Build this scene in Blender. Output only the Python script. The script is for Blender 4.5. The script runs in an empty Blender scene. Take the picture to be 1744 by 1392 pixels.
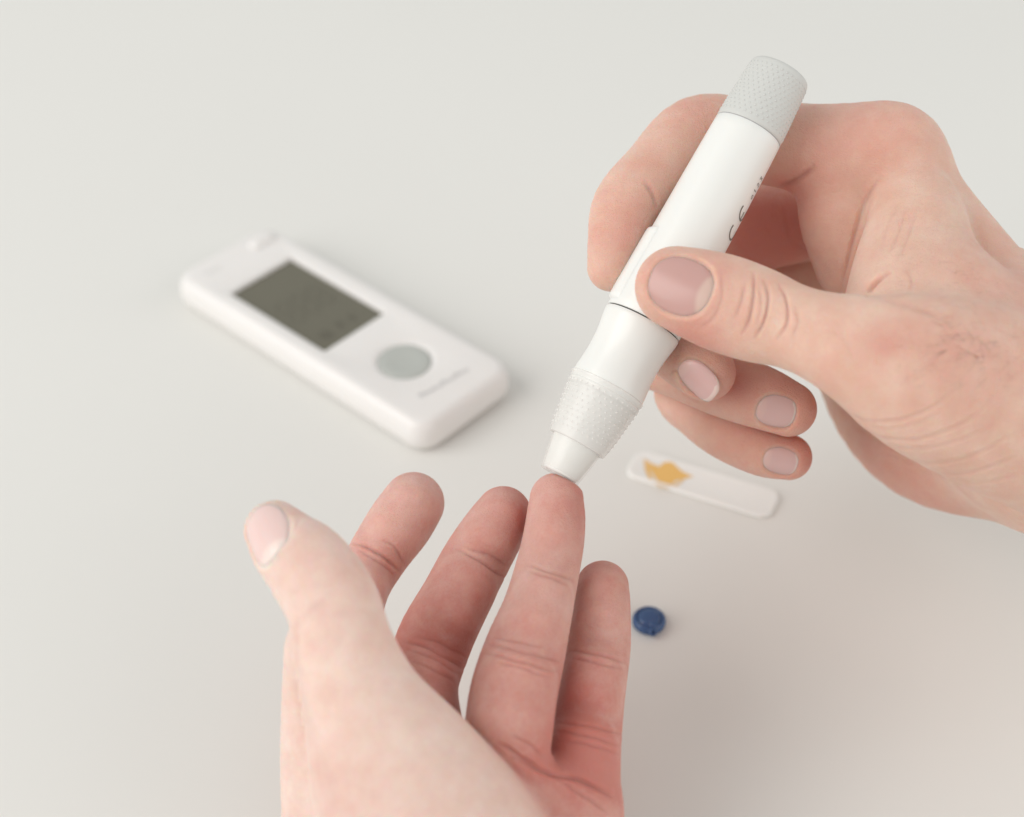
import bpy, bmesh, math, random
import numpy as np
from mathutils import Vector, Matrix

random.seed(7)
rng = np.random.default_rng(7)

# ------------------------------------------------------------------ camera
F, CX, CY = 2900.0, 872.0, 696.0        # focal length and centre in photograph pixels
PITCH = math.radians(41.0)              # camera looks 41 degrees below the horizontal
H = 345.0                               # camera height above the table, mm
D0 = 395.0                              # distance of the lancing pen, mm
scene = bpy.context.scene
cam_data = bpy.data.cameras.new('camera')
cam_data.sensor_fit = 'HORIZONTAL'
cam_data.sensor_width = 36.0
cam_data.lens = 36.0 * F / 1744.0
cam_data.clip_start = 0.02
cam_data.clip_end = 50.0
cam_data.dof.use_dof = True
cam_data.dof.focus_distance = (D0 + 3) * 0.001
cam_data.dof.aperture_fstop = 7.6
cam_data.dof.aperture_blades = 9
cam = bpy.data.objects.new('camera', cam_data)
scene.collection.objects.link(cam)
cam.location = (0, 0, H * 0.001)
cam.rotation_euler = (math.pi / 2 - PITCH, 0, 0)
scene.camera = cam

# ------------------------------------------------------------------ light
world = bpy.data.worlds.new('World')
scene.world = world
world.use_nodes = True
world.node_tree.nodes['Background'].inputs[0].default_value = (0.975, 0.99, 0.975, 1)
world.node_tree.nodes['Background'].inputs[1].default_value = 0.60


def area(name, loc, target, sx, sy, power, col):
    d = bpy.data.lights.new(name, 'AREA')
    d.shape = 'RECTANGLE'
    d.size, d.size_y, d.energy, d.color = sx, sy, power, col
    o = bpy.data.objects.new(name, d)
    scene.collection.objects.link(o)
    o.location = loc
    o.rotation_euler = (Vector(target) - Vector(loc)).to_track_quat('-Z', 'Y').to_euler()
    return o


area('window_light', (-1.75, -0.35, 1.35), (-0.05, 0.34, 0.05), 2.1, 1.9, 39.0, (1.0, 0.965, 0.94))
area('added_fill', (1.5, -0.15, 0.75), (0.05, 0.36, 0.03), 2.2, 1.3, 10.5, (1.0, 0.975, 0.955))  # added lamp without a known source, lifts table and fingers at right

vs = scene.view_settings
vs.view_transform = 'Standard'
vs.look = 'None'
vs.exposure = -0.05
vs.gamma = 1.0
scene.cycles.use_denoising = True
scene.cycles.max_bounces = 8

# ------------------------------------------------------------------ coordinates
th = math.pi / 2 - PITCH
RW = np.array([[1, 0, 0], [0, math.cos(th), -math.sin(th)], [0, math.sin(th), math.cos(th)]])


def C(px, py, z):
    """photograph pixel + mm towards the camera from the pen's distance -> camera space mm"""
    d = D0 - z
    return np.array([(px - CX) / F * d, -(py - CY) / F * d, -d])


def to_world(P):
    P = np.asarray(P, float)
    return (P @ RW.T + np.array([0, 0, H])) * 0.001


def proj(P):
    d = -P[:, 2]
    return CX + P[:, 0] / d * F, CY - P[:, 1] / d * F


def table_pt(px, py, hz=0.0):
    """world point (metres) where the ray through a pixel meets height hz (mm)"""
    r = RW @ np.array([(px - CX) / F, -(py - CY) / F, -1.0])
    t = (hz - H) / r[2]
    return np.array([r[0] * t, r[1] * t, hz]) * 0.001


# ------------------------------------------------------------------ materials
def new_mat(name):
    m = bpy.data.materials.new(name)
    m.use_nodes = True
    return m, m.node_tree.nodes, m.node_tree.links, m.node_tree.nodes['Principled BSDF']


def plain(name, col, rough=0.45, spec=0.5, sss=0.0, bump=0.0, bscale=3000, coat=0.0):
    m, n, l, b = new_mat(name)
    tc = n.new('ShaderNodeTexCoord')
    no = n.new('ShaderNodeTexNoise')
    no.inputs['Scale'].default_value = 60
    no.inputs['Detail'].default_value = 4
    l.new(tc.outputs['Object'], no.inputs['Vector'])
    mx = n.new('ShaderNodeMix')
    mx.data_type = 'RGBA'
    mx.inputs['A'].default_value = (*[c * 0.975 for c in col], 1)
    mx.inputs['B'].default_value = (*[min(1, c * 1.02) for c in col], 1)
    l.new(no.outputs['Fac'], mx.inputs['Factor'])
    l.new(mx.outputs['Result'], b.inputs['Base Color'])
    b.inputs['Roughness'].default_value = rough
    b.inputs['Specular IOR Level'].default_value = spec
    b.inputs['Coat Weight'].default_value = coat
    if sss:
        b.inputs['Subsurface Weight'].default_value = sss
        b.inputs['Subsurface Radius'].default_value = (1, 0.9, 0.8)
        b.inputs['Subsurface Scale'].default_value = 0.0015
    if bump:
        n2 = n.new('ShaderNodeTexNoise')
        n2.inputs['Scale'].default_value = bscale
        n2.inputs['Detail'].default_value = 2
        l.new(tc.outputs['Object'], n2.inputs['Vector'])
        bp = n.new('ShaderNodeBump')
        bp.inputs['Strength'].default_value = bump
        bp.inputs['Distance'].default_value = 0.0002
        l.new(n2.outputs['Fac'], bp.inputs['Height'])
        l.new(bp.outputs['Normal'], b.inputs['Normal'])
    return m


def skin_material(name, base, flush_shade, pale):
    m, n, l, b = new_mat(name)
    tc = n.new('ShaderNodeTexCoord')

    def noise(scale, detail=3, rough=0.55):
        o = n.new('ShaderNodeTexNoise')
        o.inputs['Scale'].default_value = scale
        o.inputs['Detail'].default_value = detail
        o.inputs['Roughness'].default_value = rough
        l.new(tc.outputs['Object'], o.inputs['Vector'])
        return o.outputs['Fac']

    def ramp(fac, lo, hi):
        o = n.new('ShaderNodeMapRange')
        o.inputs['From Min'].default_value = lo
        o.inputs['From Max'].default_value = hi
        l.new(fac, o.inputs['Value'])
        return o.outputs['Result']

    def mix(fac, a, bb):
        o = n.new('ShaderNodeMix')
        o.data_type = 'RGBA'
        for s, v in (('Factor', fac), ('A', a), ('B', bb)):
            if isinstance(v, (int, float)):
                o.inputs[s].default_value = v
            elif isinstance(v, tuple):
                o.inputs[s].default_value = (*v, 1)
            else:
                l.new(v, o.inputs[s])
        return o.outputs['Result']

    def mth(op, a, bb):
        o = n.new('ShaderNodeMath')
        o.operation = op
        for i, v in enumerate((a, bb)):
            if isinstance(v, (int, float)):
                o.inputs[i].default_value = v
            else:
                l.new(v, o.inputs[i])
        return o.outputs[0]

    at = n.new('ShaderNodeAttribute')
    at.attribute_name = 'flush_shade'
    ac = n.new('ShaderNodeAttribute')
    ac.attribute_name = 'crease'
    big = ramp(noise(110, 3), 0.35, 0.68)
    mid = ramp(noise(260, 5, 0.65), 0.36, 0.68)
    fine = ramp(noise(1600, 3), 0.35, 0.7)
    c = mix(mth('MULTIPLY', big, 0.7), base, pale)
    f = mth('ADD', mth('MULTIPLY', mid, 0.16), at.outputs['Fac'])
    f = mth('ADD', f, mth('MULTIPLY', fine, 0.07))
    f.node.use_clamp = True
    c = mix(f, c, flush_shade)  # natural redness, plus shade that some blobs and tones paint in
    c = mix(mth('MULTIPLY', ac.outputs['Fac'], 0.65), c, (flush_shade[0] * 0.78, flush_shade[1] * 0.62, flush_shade[2] * 0.6))  # creases redder by nature, part of their shade put into the colour
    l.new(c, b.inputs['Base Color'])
    b.inputs['Subsurface Weight'].default_value = 1.0
    b.inputs['Subsurface Radius'].default_value = (1.0, 0.33, 0.19)
    b.inputs['Subsurface Scale'].default_value = 0.0023
    b.inputs['Specular IOR Level'].default_value = 0.30
    rr = n.new('ShaderNodeMapRange')
    rr.inputs['To Min'].default_value = 0.46
    rr.inputs['To Max'].default_value = 0.62
    l.new(noise(700, 2), rr.inputs['Value'])
    l.new(rr.outputs['Result'], b.inputs['Roughness'])
    # fine skin relief: polygonal furrows plus pores
    vo = n.new('ShaderNodeTexVoronoi')
    vo.feature = 'DISTANCE_TO_EDGE'
    vo.inputs['Scale'].default_value = 1500
    nv = n.new('ShaderNodeTexNoise')
    nv.inputs['Scale'].default_value = 500
    l.new(tc.outputs['Object'], nv.inputs['Vector'])
    va = n.new('ShaderNodeVectorMath')
    va.operation = 'MULTIPLY_ADD'
    va.inputs[1].default_value = (0.0012, 0.0012, 0.0012)
    l.new(nv.outputs['Color'], va.inputs[0])
    l.new(tc.outputs['Object'], va.inputs[2])
    l.new(va.outputs[0], vo.inputs['Vector'])
    hsum = mth('ADD', mth('MULTIPLY', ramp(vo.outputs['Distance'], 0.0, 0.2), 0.5), mth('MULTIPLY', noise(900, 5, 0.65), 1.3))
    bp = n.new('ShaderNodeBump')
    bp.inputs['Strength'].default_value = 0.5
    bp.inputs['Distance'].default_value = 0.0003
    l.new(hsum, bp.inputs['Height'])
    l.new(bp.outputs['Normal'], b.inputs['Normal'])
    return m


def nail_material(name, plate, lunula, edge):
    m, n, l, b = new_mat(name)
    at = n.new('ShaderNodeAttribute')
    at.attribute_name = 'along'
    cr = n.new('ShaderNodeValToRGB')
    cr.color_ramp.interpolation = 'EASE'
    e = cr.color_ramp.elements
    e[0].position, e[0].color = 0.0, (*lunula, 1)
    e[1].position, e[1].color = 1.0, (*edge, 1)
    for p, c in ((0.17, lunula), (0.26, plate), (0.90, plate), (0.95, edge)):
        x = e.new(p)
        x.color = (*c, 1)
    l.new(at.outputs['Fac'], cr.inputs['Fac'])
    l.new(cr.outputs['Color'], b.inputs['Base Color'])
    b.inputs['Subsurface Weight'].default_value = 0.8
    b.inputs['Subsurface Radius'].default_value = (1, 0.5, 0.4)
    b.inputs['Subsurface Scale'].default_value = 0.0012
    b.inputs['Roughness'].default_value = 0.27
    b.inputs['Specular IOR Level'].default_value = 0.5
    tc = n.new('ShaderNodeTexCoord')
    no = n.new('ShaderNodeTexNoise')
    no.inputs['Scale'].default_value = 600
    l.new(tc.outputs['Object'], no.inputs['Vector'])
    bp = n.new('ShaderNodeBump')
    bp.inputs['Strength'].default_value = 0.12
    bp.inputs['Distance'].default_value = 0.0002
    l.new(no.outputs['Fac'], bp.inputs['Height'])
    l.new(bp.outputs['Normal'], b.inputs['Normal'])
    return m


def clear_material(name, opacity):
    m, n, l, b = new_mat(name)
    b.inputs['Base Color'].default_value = (0.95, 0.94, 0.91, 1)
    b.inputs['Roughness'].default_value = 0.2
    b.inputs['Alpha'].default_value = opacity
    return m


M_skin_r = skin_material('skin_fair_right', (0.755, 0.505, 0.40), (0.66, 0.275, 0.225), (0.82, 0.62, 0.51))
M_skin_l = skin_material('skin_fair_left', (0.84, 0.64, 0.55), (0.60, 0.24, 0.20), (0.88, 0.73, 0.655))  # same skin made paler: strong light on the thumb base put into colour
M_nails = [nail_material('thumb_nail', (0.60, 0.37, 0.335), (0.68, 0.50, 0.43), (0.63, 0.42, 0.38)),
           nail_material('finger_nail', (0.69, 0.475, 0.45), (0.71, 0.50, 0.46), (0.76, 0.62, 0.57)),
           nail_material('pale_nail', (0.80, 0.61, 0.575), (0.85, 0.70, 0.645), (0.82, 0.65, 0.60))]
M_white = plain('white_plastic', (0.85, 0.855, 0.825), 0.28, 0.5, sss=0.25)
M_meter = plain('meter_plastic', (0.85, 0.83, 0.81), 0.30, 0.5, sss=0.2, bump=0.05)
M_grey = plain('grey_plastic', (0.63, 0.635, 0.61), 0.5, 0.4, sss=0.1)
M_button = plain('grey_rubber', (0.49, 0.51, 0.48), 0.55, 0.4)
M_seam = plain('dark_seam', (0.05, 0.05, 0.05), 0.6, 0.2)
M_print = plain('grey_print', (0.20, 0.19, 0.17), 0.6, 0.3)
M_faint = plain('faint_print', (0.42, 0.41, 0.41), 0.6, 0.3)
M_lcd = plain('lcd', (0.15, 0.142, 0.105), 0.2, 0.5)
M_lcd2 = plain('lcd_segment', (0.12, 0.112, 0.082), 0.30, 0.5)
M_blue = plain('blue_plastic', (0.045, 0.10, 0.235), 0.27, 0.5, sss=0.1)
M_orange = plain('orange_print', (0.84, 0.52, 0.17), 0.5, 0.3)
M_peach = plain('peach_print', (0.83, 0.60, 0.36), 0.5, 0.3)
M_strip = plain('strip_plastic', (0.88, 0.87, 0.84), 0.35, 0.5, sss=0.3)
M_clear = clear_material('frosted_clear_plastic', 0.5)
M_clear2 = clear_material('clear_plastic', 0.22)
M_hair = plain('dark_hair', (0.22, 0.14, 0.10), 0.5, 0.4)


# ------------------------------------------------------------------ mesh helpers
def add_obj(name, me, mat, parent=None, loc=None):
    o = bpy.data.objects.new(name, me)
    scene.collection.objects.link(o)
    if mat is not None:
        me.materials.append(mat)
    if parent is not None:
        o.parent = parent
    if loc is not None:
        o.location = loc
    return o


def tag(o, label, cat=None, group=None, kind=None):
    if label:
        o['label'] = label
    if cat:
        o['category'] = cat
    if group:
        o['group'] = group
    if kind:
        o['kind'] = kind
    return o


def mesh_from(name, verts, faces, smooth=True):
    me = bpy.data.meshes.new(name)
    me.from_pydata([tuple(v) for v in verts], [], [tuple(f) for f in faces])
    me.validate()
    if smooth:
        me.polygons.foreach_set('use_smooth', [True] * len(me.polygons))
    me.update()
    return me


def lathe(profile, seg=96, axis_frame=None, cap0=True, cap1=True):
    """profile: list of (t, r) along the axis; returns verts, faces in a local frame (z = axis)"""
    v, f = [], []
    for t, r in profile:
        for k in range(seg):
            a = 2 * math.pi * k / seg
            v.append((r * math.cos(a), r * math.sin(a), t))
    n = len(profile)
    for i in range(n - 1):
        for k in range(seg):
            k2 = (k + 1) % seg
            f.append((i * seg + k, i * seg + k2, (i + 1) * seg + k2, (i + 1) * seg + k))
    if cap0:
        f.append(tuple(range(seg - 1, -1, -1)))
    if cap1:
        f.append(tuple((n - 1) * seg + k for k in range(seg)))
    return np.array(v), f


def sharp_by_angle(me, deg=35):
    bm = bmesh.new()
    bm.from_mesh(me)
    for e in bm.edges:
        if len(e.link_faces) == 2 and e.calc_face_angle(0) > math.radians(deg):
            e.smooth = False
    bm.to_mesh(me)
    bm.free()
    return me


# ------------------------------------------------------------------ table
def build_table():
    m, n, l, b = new_mat('table_laminate')
    tc = n.new('ShaderNodeTexCoord')
    no = n.new('ShaderNodeTexNoise')
    no.inputs['Scale'].default_value = 6
    no.inputs['Detail'].default_value = 5
    l.new(tc.outputs['Object'], no.inputs['Vector'])
    mx = n.new('ShaderNodeMix')
    mx.data_type = 'RGBA'
    mx.inputs['A'].default_value = (0.775, 0.77, 0.74, 1)
    mx.inputs['B'].default_value = (0.80, 0.797, 0.765, 1)
    l.new(no.outputs['Fac'], mx.inputs['Factor'])
    l.new(mx.outputs['Result'], b.inputs['Base Color'])
    b.inputs['Roughness'].default_value = 0.6
    b.inputs['Specular IOR Level'].default_value = 0.15
    n2 = n.new('ShaderNodeTexNoise')
    n2.inputs['Scale'].default_value = 900
    l.new(tc.outputs['Object'], n2.inputs['Vector'])
    bp = n.new('ShaderNodeBump')
    bp.inputs['Strength'].default_value = 0.05
    bp.inputs['Distance'].default_value = 0.0002
    l.new(n2.outputs['Fac'], bp.inputs['Height'])
    l.new(bp.outputs['Normal'], b.inputs['Normal'])
    v = [(-1.6, -0.6, 0), (1.6, -0.6, 0), (1.6, 2.4, 0), (-1.6, 2.4, 0)]
    o = add_obj('table_top', mesh_from('table_top', v, [(0, 1, 2, 3)], False), m)
    tag(o, 'plain off-white matte table top under everything', None, kind='structure')
    return o


build_table()

# ------------------------------------------------------------------ hand modelling: distance field, meshing
BIG = 1e3


def smin(a, b, k):
    if k <= 0:
        return np.minimum(a, b)
    h = np.maximum(k - np.abs(a - b), 0) / k
    return np.minimum(a, b) - h * h * k * 0.25


def spline(ctrl, sub=5):
    """Catmull-Rom through rows of (x, y, z, r)"""
    c = np.asarray(ctrl, float)
    if len(c) == 2 or sub == 1:
        return c
    p = np.vstack([2 * c[0] - c[1], c, 2 * c[-1] - c[-2]])
    out = []
    for i in range(1, len(p) - 2):
        for s in range(sub):
            t = s / sub
            out.append(0.5 * (2 * p[i] + (p[i + 1] - p[i - 1]) * t + (2 * p[i - 1] - 5 * p[i] + 4 * p[i + 1] - p[i + 2]) * t * t
                              + (3 * p[i] - p[i - 1] - 3 * p[i + 1] + p[i + 2]) * t ** 3))
    out.append(p[-2])
    return np.array(out)


def ctl(pts):
    """(px, py, z, r_px) rows -> camera space mm rows"""
    o = []
    for px, py, z, r in pts:
        o.append([*C(px, py, z), r * (D0 - z) / F])
    return np.array(o)


class Chain:
    def __init__(self, pts, sub=5, squash=None, k=0.0):
        self.c = spline(ctl(pts), sub).astype(np.float32)
        self.sq = squash            # (direction, factor): >1 makes it thinner along that direction
        self.k = k
        m = self.c[:, 3].max()
        self.lo = (self.c[:, :3] - self.c[:, 3:]).min(0)
        self.hi = (self.c[:, :3] + self.c[:, 3:]).max(0)

    def ev(self, P, margin=7.0):
        d = np.full(len(P), BIG, np.float32)
        m = np.all((P > self.lo - margin) & (P < self.hi + margin), axis=1)
        if not m.any():
            return d
        Q = P[m]
        best = np.full(len(Q), BIG, np.float32)
        for i in range(len(self.c) - 1):
            a, b = self.c[i], self.c[i + 1]
            ba = b[:3] - a[:3]
            l2 = max(ba @ ba, 1e-9)
            pa = Q - a[:3]
            h = np.clip(pa @ ba / l2, 0, 1)
            q = pa - h[:, None] * ba
            if self.sq is not None:
                n, s = self.sq
                q = q + ((q @ n.astype(np.float32)) * np.float32(s - 1))[:, None] * n.astype(np.float32)
            dd = np.sqrt(np.einsum('ij,ij->i', q, q)) - (a[3] + (b[3] - a[3]) * h)
            best = smin(best, dd, self.k) if self.k else np.minimum(best, dd)
        d[m] = best
        return d


class Hand:
    def __init__(self):
        self.palm = []       # (chain, k)
        self.fingers = []    # (list of (chain, k), blend)
        self.nails = []
        self.press = None

    def base(self, P):
        P = P.astype(np.float32)
        palm = np.full(len(P), BIG, np.float32)
        for ch, k in self.palm:
            palm = smin(palm, ch.ev(P), k)
        d = palm
        for chs, kb in self.fingers:
            f = np.full(len(P), BIG)
            for ch, k in chs:
                f = smin(f, ch.ev(P), k)
            d = np.minimum(d, smin(palm, f, kb))
        return d

    def sdf(self, P):
        d = np.maximum(self.base(P), np.max(np.maximum(self.lo + 2.2 - P, P - self.hi + 2.2), axis=1))
        if self.press is not None:
            a, ax = self.press
            q = P - a
            t = q @ ax
            rad = np.sqrt(np.maximum((q * q).sum(1) - t * t, 0))
            cut = np.maximum(0.25 - t, rad - 5.4)
            h = np.maximum(1.2 - np.abs(d + cut), 0) / 1.2
            d = np.maximum(d, -cut) + h * h * 0.3
        for nl in self.nails:
            r = P - nl['c']
            m = np.einsum('ij,ij->i', r, r) < 20 ** 2
            if not m.any():
                continue
            u, v, hgt, out = nail_coords(nl, P[m])
            cut = np.maximum(np.maximum(out + 0.30, -(hgt + 0.05)), hgt - 6)
            k = 0.6
            a, b = d[m], -cut
            h = np.maximum(k - np.abs(a - b), 0) / k
            d[m] = np.maximum(a, b) + h * h * k * 0.25
        return d

    def grad(self, P, fn=None, e=0.15):
        fn = fn or self.sdf
        k = np.array([[1, -1, -1], [-1, -1, 1], [-1, 1, -1], [1, 1, 1]], float)
        g = np.zeros_like(P)
        for q in k:
            g += q * fn(P + q * e)[:, None]
        return g / np.maximum(np.linalg.norm(g, axis=1), 1e-9)[:, None]

    def hit(self, px, py, fn=None):
        """first surface point along the ray through a pixel"""
        r = np.array([(px - CX) / F, -(py - CY) / F, -1.0])
        t = np.arange(300, 480, 0.25)
        P = t[:, None] * r
        d = (fn or self.base)(P)
        i = np.argmax(d < 0)
        assert d[i] < 0, (px, py)
        f = d[i - 1] / (d[i - 1] - d[i])
        return P[i - 1] + (P[i] - P[i - 1]) * f


def nail_coords(nl, P):
    r = P - nl['c']
    u = r @ nl['a']
    x = r @ nl['b']
    y = r @ nl['n']
    R = nl['R']
    ang = np.arctan2(x, y + R)
    rad = np.sqrt(x * x + (y + R) ** 2)
    v = ang * R
    hgt = rad - R + (u / nl['Lr']) ** 2 * nl['Lr'] * 0.5
    # outline: rounded rectangle, rounder at the root
    hl, hw = nl['L'] / 2, nl['W'] / 2
    ex = np.where(u < 0, 2.3, nl.get('tipexp', 2.8))
    out = ((np.abs(u) / hl) ** ex + (np.abs(v) / hw) ** ex) ** (1 / ex) - 1
    return u, v, hgt, out * min(hl, hw)


def add_nail(hand, px, py, tip_px, L, W, R, sink=0.45, Lr=60.0, tilt=(0, 0, 0), tipexp=2.8, sel=None, mat=1):
    fn = None
    if sel is not None:
        chs = hand.fingers[sel][0]

        def fn(P):
            f = np.full(len(P), BIG)
            for ch, k in chs:
                f = smin(f, ch.ev(P), k)
            return f
    c = hand.hit(px, py, fn)
    n = hand.grad(c[None], fn or hand.base, 1.2)[0]
    n = n + np.array(tilt)
    n /= np.linalg.norm(n)
    t = hand.hit(*tip_px, fn) - c if sel is not None else hand.hit(*tip_px) - c
    a = t - n * (t @ n)
    a /= np.linalg.norm(a)
    b = np.cross(n, a)
    hand.nails.append(dict(c=c - n * sink, a=a, b=b, n=n, L=L, W=W, R=R, Lr=Lr, tipexp=tipexp, mat=mat))


def surface_nets(fn, lo, hi, h):
    """naive surface nets; only the blocks near the surface are sampled finely"""
    B = 5
    nb = np.ceil((hi - lo) / (h * B)).astype(int)
    n = nb * B + 1
    bi = np.argwhere(np.ones(nb, bool))
    cen = lo + (bi + 0.5) * h * B
    dc = fn(cen)
    bi = bi[np.abs(dc) < h * B * 1.25]
    V = np.full(n, 5.0, np.float32)
    # blocks deep inside count as inside
    full = (dc < 0).reshape(nb)
    V[:-1, :-1, :-1] = np.where(np.repeat(np.repeat(np.repeat(full, B, 0), B, 1), B, 2), -5.0, 5.0)
    g = np.argwhere(np.ones((B + 1,) * 3, bool))
    for i in range(0, len(bi), 2000):
        I = (bi[i:i + 2000, None, :] * B + g[None]).reshape(-1, 3)
        V[I[:, 0], I[:, 1], I[:, 2]] = fn(lo + I * h)
    S = V < 0
    s = S.astype(np.int8)
    cnt = sum(s[a:n[0] - 1 + a, b:n[1] - 1 + b, c:n[2] - 1 + c] for a in (0, 1) for b in (0, 1) for c in (0, 1))
    act = (cnt > 0) & (cnt < 8)
    idx = -np.ones(act.shape, np.int64)
    cells = np.argwhere(act)
    idx[act] = np.arange(len(cells))
    corners = [(a, b, c) for a in (0, 1) for b in (0, 1) for c in (0, 1)]
    acc = np.zeros((len(cells), 3))
    num = np.zeros(len(cells))
    for i, p in enumerate(corners):
        for j, q in enumerate(corners):
            if j <= i or sum(abs(p[k] - q[k]) for k in range(3)) != 1:
                continue
            va = V[cells[:, 0] + p[0], cells[:, 1] + p[1], cells[:, 2] + p[2]]
            vb = V[cells[:, 0] + q[0], cells[:, 1] + q[1], cells[:, 2] + q[2]]
            m = (va < 0) != (vb < 0)
            t = va[m] / (va[m] - vb[m])
            acc[m] += np.array(p) + t[:, None] * (np.array(q) - np.array(p))
            num[m] += 1
    verts = lo + (cells + acc / num[:, None]) * h
    faces = []
    for d in range(3):
        sl0 = [slice(None)] * 3
        sl1 = [slice(None)] * 3
        sl0[d] = slice(0, n[d] - 1)
        sl1[d] = slice(1, n[d])
        A, B = S[tuple(sl0)], S[tuple(sl1)]
        e = np.argwhere(A != B)
        o1, o2 = (d + 1) % 3, (d + 2) % 3
        ok = (e[:, o1] > 0) & (e[:, o2] > 0) & (e[:, o1] < n[o1] - 1) & (e[:, o2] < n[o2] - 1)
        e = e[ok]
        inside = A[e[:, 0], e[:, 1], e[:, 2]]
        q = []
        for da, db in ((1, 1), (0, 1), (0, 0), (1, 0)):
            c = e.copy()
            c[:, o1] -= da
            c[:, o2] -= db
            q.append(idx[c[:, 0], c[:, 1], c[:, 2]])
        q = np.stack(q, 1)
        q[~inside] = q[~inside][:, ::-1]
        faces.append(q)
    return verts, np.vstack(faces)


def subdivide(v, f):
    e = np.stack([f, np.roll(f, -1, 1)], 2).reshape(-1, 2)
    es = np.sort(e, 1)
    key = es[:, 0] * len(v) + es[:, 1]
    u, inv = np.unique(key, return_inverse=True)
    a, b = u // len(v), u % len(v)
    mid = (v[a] + v[b]) / 2
    cen = v[f].mean(1)
    nv = len(v)
    ei = (inv + nv).reshape(-1, 4)
    ci = np.arange(len(f)) + nv + len(u)
    nf = []
    for k in range(4):
        nf.append(np.stack([f[:, k], ei[:, k], ci, ei[:, (k - 1) % 4]], 1))
    return np.vstack([v, mid, cen]), np.vstack(nf)


def mesh_normals(v, f):
    fn = np.cross(v[f[:, 2]] - v[f[:, 0]], v[f[:, 3]] - v[f[:, 1]])
    N = np.zeros_like(v)
    for k in range(3):
        for j in range(4):
            N[:, k] += np.bincount(f[:, j], fn[:, k], len(v))
    return N / np.maximum(np.linalg.norm(N, axis=1), 1e-12)[:, None]


def relax(v, f, it=1, w=0.5):
    e = np.stack([f, np.roll(f, -1, 1)], 2).reshape(-1, 2)
    for _ in range(it):
        s = np.zeros_like(v)
        c = np.zeros(len(v))
        for k in range(3):
            s[:, k] = np.bincount(e[:, 0], v[e[:, 1], k], len(v)) + np.bincount(e[:, 1], v[e[:, 0], k], len(v))
        c = np.bincount(e[:, 0], minlength=len(v)) + np.bincount(e[:, 1], minlength=len(v))
        v = v * (1 - w) + w * s / c[:, None]
    return v


def poly_dist(x, y, pl):
    d = np.full(len(x), 1e6)
    along = np.zeros(len(x))
    L = [0]
    for i in range(len(pl) - 1):
        L.append(L[-1] + math.dist(pl[i], pl[i + 1]))
    for i in range(len(pl) - 1):
        a, b = np.array(pl[i], float), np.array(pl[i + 1], float)
        ba = b - a
        l2 = ba @ ba
        h = np.clip(((x - a[0]) * ba[0] + (y - a[1]) * ba[1]) / l2, 0, 1)
        dd = np.hypot(x - a[0] - h * ba[0], y - a[1] - h * ba[1])
        m = dd < d
        d[m] = dd[m]
        along[m] = (L[i] + h[m] * math.sqrt(l2)) / L[-1]
    return d, along


def smooth_pl(pl, sub=6):
    p = np.array([[*q, 0, 0] for q in pl], float)
    if len(p) < 3:
        return [tuple(q[:2]) for q in p]
    return [tuple(q[:2]) for q in spline(p, sub)]


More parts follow.
